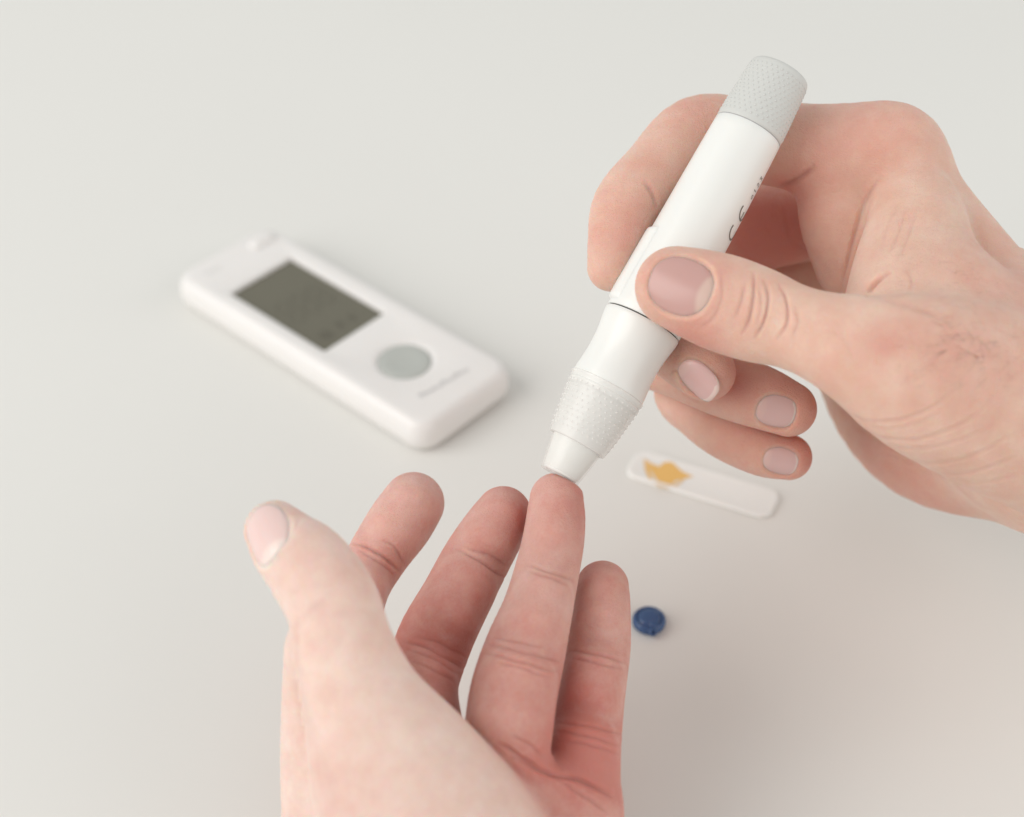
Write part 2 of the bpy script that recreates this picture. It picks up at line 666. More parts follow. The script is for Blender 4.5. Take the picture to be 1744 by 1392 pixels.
def build_hand(hand, lo, hi, h, creases, blobs, mat, label, ruddy=1.0):
    hand.lo, hand.hi = lo, hi
    v, f = surface_nets(hand.sdf, lo, hi, h)
    v = relax(v, f, 1, 0.5)
    v = v - mesh_normals(v, f) * np.clip(hand.sdf(v), -0.8, 0.8)[:, None]
    v, f = subdivide(v, f)
    v = relax(v, f, 2, 0.5)
    v = v - mesh_normals(v, f) * np.clip(hand.sdf(v), -0.5, 0.5)[:, None]
    v = relax(v, f, 1, 0.5)
    N = mesh_normals(v, f)
    # which points the creases may reach: those facing the traced side and first along their sight line
    px, py = proj(v)
    bx, by = np.round(px / 5).astype(int), np.round(py / 5).astype(int)
    bx -= bx.min()
    by -= by.min()
    zb = np.full((bx.max() + 2, by.max() + 2), -1e9)
    np.maximum.at(zb, (bx, by), v[:, 2])
    view = -v / np.linalg.norm(v, axis=1)[:, None]
    vis = (v[:, 2] > zb[bx, by] - 5.0) & (np.einsum('ij,ij->i', view, N) > -0.1)
    disp = np.zeros(len(v))
    crease = np.zeros(len(v))
    pale = np.zeros(len(v))
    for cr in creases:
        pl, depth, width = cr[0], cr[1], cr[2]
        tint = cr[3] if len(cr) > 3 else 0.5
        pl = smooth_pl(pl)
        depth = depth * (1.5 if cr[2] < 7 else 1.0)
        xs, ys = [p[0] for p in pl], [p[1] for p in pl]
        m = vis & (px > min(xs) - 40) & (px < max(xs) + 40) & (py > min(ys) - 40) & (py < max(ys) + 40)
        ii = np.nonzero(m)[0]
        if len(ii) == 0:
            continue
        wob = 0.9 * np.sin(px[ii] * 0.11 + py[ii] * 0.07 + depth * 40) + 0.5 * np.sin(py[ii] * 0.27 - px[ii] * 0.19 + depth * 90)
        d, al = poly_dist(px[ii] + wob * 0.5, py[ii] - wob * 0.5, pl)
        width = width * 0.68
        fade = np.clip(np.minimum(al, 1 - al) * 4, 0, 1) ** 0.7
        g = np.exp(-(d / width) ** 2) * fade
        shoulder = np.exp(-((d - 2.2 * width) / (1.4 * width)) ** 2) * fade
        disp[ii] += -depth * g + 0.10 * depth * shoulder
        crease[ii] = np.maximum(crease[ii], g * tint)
    for nl in hand.nails:
        r = v - nl['c']
        m = np.nonzero(np.einsum('ij,ij->i', r, r) < 16 ** 2)[0]
        u, vv, hg, out = nail_coords(nl, v[m])
        side = np.clip((nl['L'] * 0.30 - u) / 2.5, 0, 1)
        w = np.exp(-((out - 0.55) / 0.7) ** 2) * side * (np.abs(hg) < 3) * (out > -0.2)
        soft = 0.3 if nl['mat'] == 2 else 1.0
        disp[m] += 0.16 * w * soft
        pale[m] += 0.5 * np.exp(-((out - 0.15) / 0.4) ** 2) * np.clip(-u / 3, 0, 1) * (np.abs(hg) < 3)
        w2 = np.exp(-((out - 0.1) / 0.3) ** 2) * np.clip((u + 2) / 3, 0, 1) * (np.abs(hg) < 3)
        crease[m] = np.maximum(crease[m], 0.14 * w2 * (soft > 0.5))
    v = v + N * disp[:, None]
    flush_shade = -pale * 0.4
    for (bpx, bpy_, bz, rad, amt) in blobs:
        c = C(bpx, bpy_, bz)
        d2 = ((v - c) ** 2).sum(1)
        flush_shade += amt * (ruddy if amt > 0 else 1) * np.exp(-d2 / rad ** 2)
    for (chs, kb), amt in zip(hand.fingers, hand.tone):
        if amt:
            dist = np.min([ch.ev(v.astype(np.float32), 4.0) for ch, k in chs], axis=0)
            flush_shade += amt * np.clip(1 - dist / 3.0, 0, 1)
    flush_shade += hand.palm_tone
    for _ in range(3):
        flush_shade = relax(flush_shade[:, None] * np.ones((1, 3)), f, 1, 0.5)[:, 0]
    Wd = to_world(v)
    hand.pts, hand.nrm, hand.vis = v, N, vis
    org = to_world(hand.origin[None])[0]
    Wd = Wd - org
    me = bpy.data.meshes.new('hand')
    me.vertices.add(len(Wd))
    me.vertices.foreach_set('co', Wd.astype(np.float32).ravel())
    nf = len(f)
    me.loops.add(nf * 4)
    me.loops.foreach_set('vertex_index', f.astype(np.int32).ravel())
    me.polygons.add(nf)
    me.polygons.foreach_set('loop_start', np.arange(0, nf * 4, 4, dtype=np.int32))
    me.polygons.foreach_set('loop_total', np.full(nf, 4, np.int32))
    me.polygons.foreach_set('use_smooth', np.ones(nf, bool))
    me.update(calc_edges=True)
    me.validate()
    for nm, arr in (('flush_shade', np.clip(flush_shade, -0.5, 1)), ('crease', np.clip(crease, 0, 1))):
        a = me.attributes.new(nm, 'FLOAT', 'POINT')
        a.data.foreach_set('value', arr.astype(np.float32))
    o = add_obj('hand', me, mat, None, tuple(org))
    tag(o, label, 'hand')
    for nl in hand.nails:
        build_nail(nl, o, org)
    return o


def build_nail(nl, parent, org):
    hl, hw, R = nl['L'] / 2, nl['W'] / 2, nl['R']
    seg, rings = 48, 9
    V, Fc, al = [], [], []
    for j in range(rings + 2):
        s = min(j, rings) / rings
        for k in range(seg):
            a = 2 * math.pi * k / seg
            ex = 2.3 if math.cos(a) < 0 else nl['tipexp']
            ca, sa = math.cos(a), math.sin(a)
            q = (abs(ca) ** ex + abs(sa) ** ex) ** (-1 / ex)
            u, w = ca * q * hl * s, sa * q * hw * s
            hgt = 0.14 - (u / nl['Lr']) ** 2 * nl['Lr'] * 0.5 - (0.38 if nl['mat'] == 2 else 0.22) * s ** 12
            if j == rings + 1:
                hgt -= 0.7
            ang = w / R
            p = nl['c'] + nl['a'] * u + nl['b'] * (R + hgt) * math.sin(ang) + nl['n'] * ((R + hgt) * math.cos(ang) - R)
            V.append(p)
            # distal fraction measured along the curved free edge, lunula as an arc
            tipu = hl * (1 - (abs(w) / hw) ** nl['tipexp']) ** (1 / nl['tipexp']) if abs(w) < hw else 0.01
            f1 = (u + hl) / (2 * hl) + 0.55 * (w / hw) ** 2 * 0.3
            al.append(1.0 if (u > 0.35 * hl and u > tipu - 0.8) else min(f1, 0.89))
    for j in range(rings + 1):
        for k in range(seg):
            k2 = (k + 1) % seg
            Fc.append((j * seg + k, (j + 1) * seg + k, (j + 1) * seg + k2, j * seg + k2))
    me = mesh_from('fingernail', to_world(np.array(V)) - org, Fc)
    bm = bmesh.new()
    bm.from_mesh(me)
    lay = bm.verts.layers.float.new('along')
    bm.verts.ensure_lookup_table()
    for i, x in enumerate(al):
        bm.verts[i][lay] = x
    bmesh.ops.remove_doubles(bm, verts=bm.verts, dist=1e-7)
    bmesh.ops.recalc_face_normals(bm, faces=bm.faces)
    bm.to_mesh(me)
    bm.free()
    add_obj('fingernail', me, M_nails[nl['mat']], parent)


# ------------------------------------------------------------------ left hand, palm up
def left_hand():
    h = Hand()
    ring = Chain([(948, 851, 3, 46), (944, 910, 5, 52), (932, 972, 9, 55), (915, 1040, 14, 60), (893, 1112, 20, 70),
                  (874, 1185, 26, 75), (864, 1265, 31, 75), (856, 1350, 24, 72)])
    middle = Chain([(857, 876, -7, 48), (838, 908, -6, 54), (810, 955, -4, 58), (776, 1020, 1, 60), (738, 1096, 7, 65),
                    (716, 1180, 15, 63), (725, 1260, 22, 70), (740, 1350, 28, 78)])
    index = Chain([(704, 857, -16, 53), (681, 892, -15, 56), (644, 946, -12, 52), (612, 1005, -8, 50), (592, 1080, 0, 56),
                   (600, 1180, 10, 62), (640, 1280, 20, 68), (660, 1360, 25, 76)])
    pinky = Chain([(1026, 1000, -1, 45), (1023, 1050, 3, 51), (1018, 1105, 7, 56), (1008, 1170, 11, 58), (997, 1240, 16, 63),
                   (991, 1310, 21, 66), (985, 1400, 22, 74)])
    thumb = Chain([(468, 904, 34, 52), (493, 934, 37, 64), (527, 968, 40, 75), (566, 1030, 44, 80), (588, 1110, 47, 86),
                   (625, 1215, 48, 108), (690, 1350, 46, 158), (760, 1500, 42, 200), (800, 1640, 36, 200)], sub=10)
    dorsal = Chain([(566, 1110, 34, 82), (574, 1200, 28, 94), (592, 1320, 24, 114), (620, 1480, 22, 130), (690, 1640, 22, 150)])
    h.palm = [
        (Chain([(745, 1335, 18, 84), (770, 1480, 16, 100), (800, 1640, 16, 120)]), 0),
        (Chain([(858, 1362, 26, 86), (850, 1480, 16, 100), (840, 1640, 14, 120)]), 8),
        (Chain([(968, 1390, 22, 84), (950, 1480, 13, 100), (900, 1640, 12, 110)]), 8),
        (Chain([(868, 1338, 33, 60), (930, 1362, 31, 60), (992, 1384, 27, 56)]), 5),
        (Chain([(660, 1360, 16, 80), (690, 1500, 16, 100)]), 8),
        (Chain([(840, 1700, 16, 190), (930, 2000, 6, 215)]), 12),
        (Chain([(760, 1700, 18, 190), (820, 2000, 6, 215)]), 12),
    ]
    def pads(*segs):
        return [(Chain(list(sg)), 3.0) for sg in segs]
    h.fingers = [([(ring, 0)] + pads(((948, 876, 7, 40), (943, 915, 10, 43)), ((924, 1022, 18, 48), (908, 1068, 22, 52)), ((880, 1168, 31, 63), (868, 1228, 35, 64))), 3.0),
                 ([(middle, 0)] + pads(((854, 888, -2, 42), (835, 918, 0, 46)), ((792, 998, 4, 50), (762, 1050, 9, 54)), ((722, 1165, 19, 54), (720, 1200, 22, 54))), 4.0),
                 ([(index, 0)] + pads(((700, 866, -11, 46), (676, 902, -9, 46)), ((618, 1000, -3, 40), (606, 1030, 0, 42))), 5.0),
                 ([(pinky, 0)] + pads(((1026, 1012, 4, 38), (1023, 1055, 8, 41)), ((1013, 1155, 15, 47), (1006, 1190, 18, 49)), ((995, 1272, 24, 53), (991, 1300, 25, 55))), 3.0),
                 ([(thumb, 0), (dorsal, 6.0)], 2.5)]
    h.origin = C(800, 1500, 20)
    pa, pb = C(952, 811, 2.0), C(1330, 122, -8.0)
    h.press = (pa, (pb - pa) / np.linalg.norm(pb - pa))
    h.tone, h.palm_tone = (0.38, 0.44, 0.30, 0.44, -0.02), 0.06  # finger redness, raised to put lit thumb against shaded fingers into colour
    add_nail(h, 444, 908, (430, 876), 14.6, 13.4, 6.9, 0.18, tilt=(-0.10, 0.0, 0), sel=4, mat=2)
    creases = [
        # ring
        ([(893, 962), (930, 972), (980, 990)], 0.22, 4), ([(897, 972), (935, 984), (970, 998)], 0.14, 3.5),
        ([(830, 1098), (880, 1108), (960, 1128)], 0.25, 4), ([(822, 1112), (875, 1124), (952, 1146)], 0.25, 4),
        ([(842, 1128), (895, 1140), (940, 1158)], 0.16, 3.5), ([(838, 1086), (880, 1094), (930, 1104)], 0.12, 3.5),
        ([(845, 1262), (880, 1285), (925, 1312)], 0.35, 5), ([(868, 1252), (900, 1268), (925, 1290)], 0.2, 4),
        # middle
        ([(775, 935), (812, 952), (866, 990)], 0.28, 4), ([(786, 932), (830, 945), (868, 966)], 0.16, 3.5),
        ([(682, 1092), (730, 1104), (795, 1142)], 0.28, 4), ([(690, 1106), (735, 1120), (785, 1152)], 0.22, 4),
        ([(705, 1084), (745, 1094), (800, 1124)], 0.16, 3.5), ([(700, 1126), (740, 1142), (778, 1165)], 0.16, 3.5),
        # index
        ([(596, 924), (636, 938), (684, 974)], 0.38, 4), ([(650, 920), (672, 934), (690, 962)], 0.18, 4),
        ([(606, 936), (640, 954), (676, 982)], 0.16, 3.5),
        # pinky
        ([(968, 1108), (1015, 1114), (1070, 1130)], 0.22, 4), ([(970, 1120), (1018, 1130), (1066, 1142)], 0.18, 4),
        ([(944, 1232), (1000, 1236), (1062, 1252)], 0.25, 4), ([(942, 1246), (1000, 1254), (1058, 1272)], 0.2, 4),
        ([(955, 1262), (1005, 1270), (1055, 1286)], 0.14, 4),
        # palm
        ([(865, 1288), (930, 1316), (990, 1330), (1050, 1362)], 0.5, 6), ([(925, 1310), (985, 1350), (1040, 1388)], 0.2, 5),
        # thumb, broad folds
        ([(512, 1062), (528, 1040), (556, 1020)], 0.16, 9, 0.2), ([(508, 1050), (502, 1080), (506, 1110)], 0.16, 10, 0.2),
        ([(500, 1085), (504, 1150), (518, 1215), (534, 1280)], 0.35, 16, 0.25), ([(540, 1290), (560, 1340), (590, 1392)], 0.25, 22, 0.1), ([(560, 1050), (610, 1040), (650, 1050)], 0.15, 12, 0.1),
        ([(480, 930), (500, 905), (512, 880)], 0.15, 5, 0.1),
    ]
    blobs = [(962, 870, 2, 7.5, 0.75), (960, 920, 8, 7, 0.30), (868, 876, -7, 8, 0.50), (705, 857, -16, 8, 0.36), (690, 900, -14, 8, 0.22),
             (1035, 1020, -4, 8, 0.70), (1040, 1070, 0, 7, 0.40), (790, 1010, 0, 12, 0.32), (725, 1110, 8, 13, 0.42), (640, 960, -12, 9, 0.42),
             (890, 1130, 22, 13, 0.25), (900, 1230, 30, 14, 0.30), (1010, 1180, 8, 12, 0.30), (990, 1300, 20, 13, 0.35),
             (960, 1380, 30, 16, 0.6), (900, 1330, 30, 12, 0.3), (740, 1180, 15, 11, 0.35), (550, 1360, 60, 12, 0.14), (600, 1150, 56, 14, -0.08), (470, 900, 40, 8, 0.10),  # first blob paints the palm's shade beside the thumb base
             (700, 1300, 66, 18, -0.06), (600, 985, 46, 6, 0.12)]
    lo = np.array([C(400, 1600, 50)[0] - 8, C(0, 1700, 30)[1], -(D0 + 34)])
    hi = np.array([C(1110, 0, 30)[0] + 6, C(0, 790, -10)[1] + 6, -(D0 - 80)])
    return h, lo, hi, creases, blobs


# ------------------------------------------------------------------ right hand, holding the pen
def right_hand():
    h = Hand()
    zc = np.array([0.1, 0.1, 0.99])
    zc /= np.linalg.norm(zc)
    thumb = Chain([(1152, 490, 15, 71), (1192, 503, 16, 79), (1236, 518, 17, 84), (1288, 536, 19, 82), (1342, 554, 22, 74), (1400, 574, 26, 78),
                   (1480, 602, 29, 100), (1580, 640, 28, 138), (1700, 680, 22, 160), (1820, 730, 16, 165)], sub=8, squash=(zc, 1.22))
    index = Chain([(1041, 456, -7, 41), (1052, 410, -9, 51), (1069, 352, -13, 60), (1120, 295, -18, 63), (1186, 234, -24, 69), (1270, 238, -25, 70),
                   (1380, 254, -22, 76), (1512, 268, -18, 88), (1535, 310, -18, 76)])
    middle = Chain([(1203, 634, -6, 50), (1172, 608, -11, 56), (1135, 570, -19, 60), (1112, 515, -30, 62), (1160, 450, -42, 66), (1280, 392, -47, 74),
                    (1420, 362, -54, 76), (1530, 360, -52, 84)])
    ring = Chain([(1344, 697, -17, 47), (1296, 677, -18, 54), (1236, 655, -22, 57), (1160, 622, -30, 58), (1100, 590, -42, 58), (1180, 520, -57, 66),
                  (1340, 455, -68, 78), (1520, 420, -62, 90)])
    pinky = Chain([(1344, 779, -24, 39), (1300, 766, -26, 46), (1240, 735, -30, 50), (1196, 700, -36, 51), (1165, 660, -46, 51), (1230, 590, -62, 56),
                   (1360, 530, -72, 64), (1490, 520, -72, 90)])
    h.palm = [
        # back of the hand and wrist
        (Chain([(1515, 268, -18, 86), (1570, 345, -18, 77), (1630, 430, -15, 83), (1700, 520, -10, 90), (1790, 630, -4, 110)]), 0),
        (Chain([(1530, 360, -52, 80), (1610, 500, -48, 104), (1760, 640, -25, 140)]), 8),
        (Chain([(1530, 430, -62, 90), (1600, 560, -58, 110), (1760, 700, -30, 150)]), 8),
        (Chain([(1490, 520, -72, 92), (1500, 640, -64, 104), (1590, 736, -50, 122), (1760, 765, -32, 132)]), 8),
        (Chain([(1780, 640, -10, 165), (1900, 730, -4, 190), (2200, 850, 40, 240)]), 12),
        (Chain([(1780, 700, -14, 180), (1900, 760, -10, 190), (2200, 890, 35, 240)]), 12),
        # palm pad under the index finger
        (Chain([(1420, 300, -20, 62), (1440, 370, -22, 78), (1470, 440, -24, 84)]), 4),
        # web between thumb and index finger
        (Chain([(1550, 315, -13, 62), (1562, 392, -5, 86), (1556, 470, 2, 104), (1540, 560, 12, 110)]), 3.0),
        (Chain([(1640, 560, 8, 120), (1740, 640, 5, 160)]), 10),
    ]
    h.fingers = [([(thumb, 0)], 4.5), ([(index, 0)], 4.0), ([(middle, 0)], 5.0), ([(ring, 0)], 5.0), ([(pinky, 0)], 5.0)]
    h.origin = C(1740, 660, -10)
    h.tone, h.palm_tone = (0.0, 0.03, 0.22, 0.16, 0.14), 0.0
    add_nail(h, 1158, 484, (1120, 470), 15.2, 14.2, 11.0, 0.55, sel=0, tipexp=2.4, mat=0)
    add_nail(h, 1184, 652, (1212, 668), 11.0, 9.5, 7.0, 0.35, sel=2, tilt=(-0.25, -0.2, 0))
    add_nail(h, 1323, 706, (1352, 714), 9.8, 9.5, 6.6, 0.40, sel=3, tilt=(0, -0.12, 0))
    add_nail(h, 1330, 790, (1358, 797), 8.8, 8.0, 5.6, 0.35, sel=4, tilt=(0, -0.12, 0))
    creases = [
        # thumb knuckle
        ([(1283, 462), (1284, 500), (1276, 545), (1262, 572)], 0.32, 4.5), ([(1300, 472), (1308, 505), (1302, 545), (1284, 580)], 0.34, 4.5),
        ([(1325, 482), (1340, 515), (1340, 550), (1322, 580)], 0.30, 4.5), ([(1270, 478), (1262, 515), (1250, 545)], 0.18, 5, 0.3),
        ([(1352, 520), (1358, 548), (1348, 578)], 0.10, 5, 0.3), ([(1290, 482), (1296, 520), (1288, 556)], 0.14, 3.5, 0.3),
        # nail folds
        ([(1224, 460), (1230, 500), (1216, 540), (1190, 560)], 0.12, 4, 0.3),
        # web and palm
        ([(1505, 296), (1478, 335), (1455, 405), (1438, 470), (1428, 505)], 0.28, 6, 0.25),
        ([(1506, 470), (1490, 482), (1474, 505)], 0.5, 6, 0.6), ([(1520, 462), (1500, 474), (1482, 492)], 0.25, 5, 0.4),
        ([(1318, 322), (1345, 312), (1372, 296), (1390, 280)], 0.6, 8, 0.6),
        ([(1330, 345), (1336, 385), (1352, 415), (1385, 430), (1420, 480)], 0.2, 7, 0.15),
        ([(1470, 500), (1520, 512), (1570, 530), (1620, 548)], 0.30, 9, 0.2), ([(1540, 455), (1552, 475), (1550, 500)], 0.10, 5, 0.2),
        ([(1545, 350), (1530, 400), (1510, 440)], 0.10, 5, 0.15), ([(1562, 360), (1545, 410), (1525, 450)], 0.10, 5, 0.15),
        ([(1535, 340), (1512, 385), (1500, 430)], 0.08, 5, 0.15),
        # index finger
        ([(1096, 308), (1111, 328), (1119, 358)], 0.35, 6, 0.3),
        # thenar lines
        ([(1425, 690), (1470, 716), (1530, 716), (1590, 692), (1630, 660)], 0.14, 4.5, 0.15),
        ([(1450, 725), (1510, 748), (1580, 745), (1650, 715), (1690, 680)], 0.16, 4.5, 0.15),
        ([(1500, 770), (1580, 790), (1660, 775), (1740, 730)], 0.14, 4.5, 0.15), ([(1560, 800), (1640, 808), (1744, 775)], 0.12, 4.5, 0.15),
        ([(1470, 735), (1540, 764), (1620, 755), (1700, 720)], 0.10, 4, 0.1), ([(1440, 705), (1500, 730), (1560, 722), (1610, 700)], 0.08, 4, 0.1),
        ([(1600, 815), (1680, 822), (1744, 805)], 0.10, 4, 0.1),
        # finger ends
        ([(1140, 640), (1150, 632), (1165, 640)], 0.15, 4, 0.4),
        ([(1415, 560), (1440, 580), (1450, 610)], 0.08, 6, 0.1),
    ]
    blobs = [(1120, 470, 20, 6, 0.25), (1215, 470, 22, 7, 0.25), (1210, 560, 20, 7, 0.32), (1160, 565, 18, 6, 0.25),
             (1235, 640, -8, 6.5, 0.55), (1375, 700, -17, 6.5, 0.50), (1330, 660, -14, 6, 0.25), (1368, 780, -24, 6.5, 0.55), (1290, 745, -26, 7, 0.30), (1240, 640, -20, 9, 0.25),
             (1310, 400, -36, 14, 0.55), (1380, 450, -36, 12, 0.50), (1350, 340, -16, 9, 0.22), (1500, 230, -14, 13, 0.24), (1440, 480, -6, 9, 0.30), (1400, 230, -14, 12, 0.16),  # first two blobs: reddish skin plus painted shade of the grip's hollow
             (1510, 585, 40, 4, 0.28), (1630, 610, 38, 10, 0.16), (1720, 530, 10, 20, 0.26), (1060, 400, -6, 9, 0.28), (1110, 290, -12, 10, 0.10), (1180, 190, -18, 8, 0.25),
             (1580, 400, 8, 16, -0.08), (1480, 790, -45, 14, 0.30), (1600, 850, -40, 12, 0.25), (1330, 330, -20, 7, 0.3), (1300, 560, 28, 10, -0.05)]
    lo = np.array([C(990, 0, -10)[0] - 4, C(0, 1010, -20)[1] - 2, -(D0 + 92)])
    hi = np.array([C(2010, 0, -10)[0], C(0, 150, -20)[1] + 4, -(D0 - 60)])
    return h, lo, hi, creases, blobs


GRID = 0.70
LH = left_hand()
RH = right_hand()
hand_l = build_hand(LH[0], LH[1], LH[2], GRID, LH[3], LH[4], M_skin_l,
                    'open left hand, palm up, at the bottom, its ring finger held under the pen tip', 1.0)
hand_r = build_hand(RH[0], RH[1], RH[2], GRID, RH[3], RH[4], M_skin_r,
                    'right hand reaching in from the side and gripping the white pen', 1.45)


# ------------------------------------------------------------------ lancing pen
def build_pen():
    A = C(952, 811, 2.0)
    B = C(1330, 122, -8.0)
    ax = B - A
    Lmm = np.linalg.norm(ax)
    ax /= Lmm
    K = Lmm / 787.0                                # mm per photograph pixel along the pen
    view = -(A + B) / 2
    view /= np.linalg.norm(view)
    ez = view - ax * (view @ ax)
    ez /= np.linalg.norm(ez)                        # local x: towards the viewer
    ey = np.cross(ax, ez)                           # local y: to one side
    aw, ezw, eyw = RW @ ax, RW @ ez, RW @ ey
    base = to_world(A[None])[0]
    root = bpy.data.objects.new('lancing_pen', None)
    scene.collection.objects.link(root)
    Mx = Matrix((( ezw[0], eyw[0], aw[0], base[0]), (ezw[1], eyw[1], aw[1], base[1]), (ezw[2], eyw[2], aw[2], base[2]), (0, 0, 0, 1)))
    root.matrix_world = Mx
    root.empty_display_size = 0.01
    tag(root, 'white finger-pricking pen with dotted grey end cap, held between thumb and index finger', 'lancing pen')

    def part(name, prof, mat, cap0=True, cap1=True, closed=False, seg=128):
        v, f = lathe([(t * K, r * K) for t, r in prof], seg, None, cap0 and not closed, cap1 and not closed)
        if closed:
            n = len(prof)
            for k in range(seg):
                k2 = (k + 1) % seg
                f.append(((n - 1) * seg + k, (n - 1) * seg + k2, k2, k))
        me = mesh_from(name, v * 0.001, f)
        sharp_by_angle(me, 40)
        return add_obj(name, me, mat, root)

    def rbody(t):
        return float(np.interp(t, [293, 330, 440, 560, 668, 700, 786], [67.5, 67.5, 65.0, 62.5, 60.0, 58.8, 53.5]))
    # grey end cap
    prof = [(669.4, rbody(670) - 1.0), (670.4, rbody(671) - 0.2), (674, rbody(674))] + [(t, rbody(t)) for t in range(690, 771, 10)]
    prof += [(779, 53.6), (783.5, 52.0), (786.2, 49.0), (787, 45.0)]
    cap = part('end_cap', prof, M_grey)
    # barrel
    prof = [(294, 64), (294.2, rbody(294) - 0.8), (295.2, rbody(295))] + [(t, rbody(t)) for t in range(310, 660, 10)] + [(666.5, rbody(667)), (667.8, rbody(668) - 1.0), (668, 55)]
    part('barrel', prof, M_white)
    part('seam_ring', [(288, 62.0), (297, 65.5)], M_seam)
    part('cap_seam_ring', [(664, 58.6), (674, 58.2)], M_faint)
    # waisted nose sleeve
    wp = [(150, 58.0), (150.4, 61), (152, 62.5), (165, 65.0), (180, 64.2), (200, 62.2), (220, 61.2), (240, 61.8), (258, 63.8), (272, 66.2), (284, 67.8),
          (290, 68.0), (291.6, 67.2), (292, 62)]
    part('nose_sleeve', wp, M_white)
    # white inner nozzle
    part('nozzle', [(3, 20), (3, 29.5), (6, 31.5), (62, 42.0), (74, 45.5), (78, 47.5), (149, 57)], M_white)
    # clear ring with dots, clear rim at the mouth
    part('depth_ring', [(60, 45.5), (61, 50.5), (63, 51.6), (66, 52.0), (84, 55.6), (140, 62.4), (153, 63.6), (155, 65.2), (158, 65.3), (159.5, 64.3), (163, 64.8), (165, 66.6), (169, 66.8), (170, 65.4),
                        (156, 62.6 - 2.2), (150, 58.6), (80, 49.0), (76, 47.2)], M_clear, closed=True)
    part('mouth_rim', [(0, 26), (-0.5, 33), (1, 35), (5, 35.4), (60, 45.0), (60, 42.6), (6, 32.6), (5.5, 26)], M_clear2, closed=True)
    # raised side button under the index fingertip
    v, f = [], []
    n1, n2 = 24, 20
    for i in range(n1 + 1):
        t = 302 + (444 - 302) * i / n1
        for j in range(n2 + 1):
            a = math.radians(-34 + 68 * j / n2)
            e1, e2 = abs(2 * i / n1 - 1), abs(2 * j / n2 - 1)
            lift = 6.6 * (1 - e1 ** 30) * (1 - e2 ** 6) - 1.0
            r = (rbody(t) + lift) * K
            ang = a - math.radians(88)
            v.append((r * math.cos(ang), r * math.sin(ang), t * K))
    for i in range(n1):
        for j in range(n2):
            p = i * (n2 + 1) + j
            f.append((p, p + 1, p + n2 + 2, p + n2 + 1))
    o = add_obj('release_button', mesh_from('release_button', np.array(v) * 0.001, f), M_white, root)

    # dots: tiny domes joined per part
    def dots(name, t0, t1, rows, per, rad, height, rf, mat, parent):
        bm = bmesh.new()
        for i in range(rows):
            t = t0 + (t1 - t0) * i / (rows - 1)
            for k in range(per):
                a = 2 * math.pi * (k + 0.5 * (i % 2)) / per
                r = rf(t)
                c = Vector((math.cos(a), math.sin(a), 0))
                q = Vector((-math.sin(a), math.cos(a), 0))
                z = Vector((0, 0, 1))
                o0 = c * (r - 0.15) + z * t
                rings = []
                for s, hh in ((1.0, 0.0), (0.78, 0.62), (0.42, 0.93)):
                    rings.append([bm.verts.new((o0 + (q * math.cos(2 * math.pi * w / 8) + z * math.sin(2 * math.pi * w / 8)) * rad * s + c * (height * hh + 0.15)) * K * 0.001) for w in range(8)])
                top = bm.verts.new((o0 + c * (height + 0.15)) * K * 0.001)
                for g in range(2):
                    for w in range(8):
                        bm.faces.new((rings[g][w], rings[g][(w + 1) % 8], rings[g + 1][(w + 1) % 8], rings[g + 1][w]))
                for w in range(8):
                    bm.faces.new((rings[2][w], rings[2][(w + 1) % 8], top))
        me = bpy.data.meshes.new(name)
        bm.to_mesh(me)
        bm.free()
        me.polygons.foreach_set('use_smooth', [True] * len(me.polygons))
        return tag(add_obj(name, me, mat, parent), None, None, kind='stuff')

    dots('grip_dots', 681, 772, 13, 34, 2.3, 1.15, rbody, M_grey, cap)
    ring = [o for o in root.children if o.name.startswith('depth_ring')][0]
    dots('ring_dots', 76, 152, 9, 34, 2.2, 1.3, lambda t: float(np.interp(t, [66, 84, 140, 156], [52, 55.6, 62.8, 64.8])), M_clear, ring)

    # printing that runs up the side: CE and a small number
    def stroke(bm, pts, w, t0, ang0, sc):
        """pts in letter units (x along the pen, y up the letter); letter tops point towards the viewer's left"""
        pts = [np.array(p, float) for p in pts]
        for a, b in zip(pts[:-1], pts[1:]):
            d = (b - a) / max(np.linalg.norm(b - a), 1e-6)
            nrm = np.array([-d[1], d[0]]) * w / 2
            a2, b2 = a - d * w * 0.35, b + d * w * 0.35
            quad = []
            for p in (a2 + nrm, b2 + nrm, b2 - nrm, a2 - nrm):
                t = t0 + p[0] * sc
                r = rbody(t) + 0.35
                an = ang0 - p[1] * sc / r
                quad.append(bm.verts.new(Vector((r * math.cos(an), r * math.sin(an), t)) * K * 0.001))
            bm.faces.new(quad)

    def arc(cx, cy, r, a0, a1, n=14):
        return [(cx + r * math.cos(math.radians(a0 + (a1 - a0) * i / n)), cy + r * math.sin(math.radians(a0 + (a1 - a0) * i / n))) for i in range(n + 1)]
    bm = bmesh.new()
    # which side is the viewer's right: angle of that limb
    ANG = math.radians(90)
    stroke(bm, arc(0.5, 0.5, 0.5, 72, 288), 0.12, 484, ANG - 0.12, 30)
    stroke(bm, arc(0.5, 0.5, 0.5, 72, 288), 0.12, 521, ANG - 0.12, 30)
    stroke(bm, [(0.02, 0.5), (0.46, 0.5)], 0.12, 521, ANG - 0.12, 30)
    dig = {'0': [arc(0.3, 0.5, 0.3, 0, 360)], '1': [[(0.12, 0.75), (0.35, 1.0), (0.35, 0.0)]],
           '2': [[(0.05, 0.8), (0.3, 1.0), (0.55, 0.78), (0.05, 0.0), (0.6, 0.0)]], '3': [[(0.05, 1), (0.55, 1), (0.25, 0.58), (0.58, 0.3), (0.3, 0.0), (0.03, 0.15)]]}
    x = 562
    for chv in '0123':
        for s in dig[chv]:
            stroke(bm, s, 0.15, x, ANG - 0.26, 11)
        x += 11.5
    me = bpy.data.meshes.new('printing')
    bm.to_mesh(me)
    bm.free()
    add_obj('printing', me, M_print, root)
    return root


build_pen()


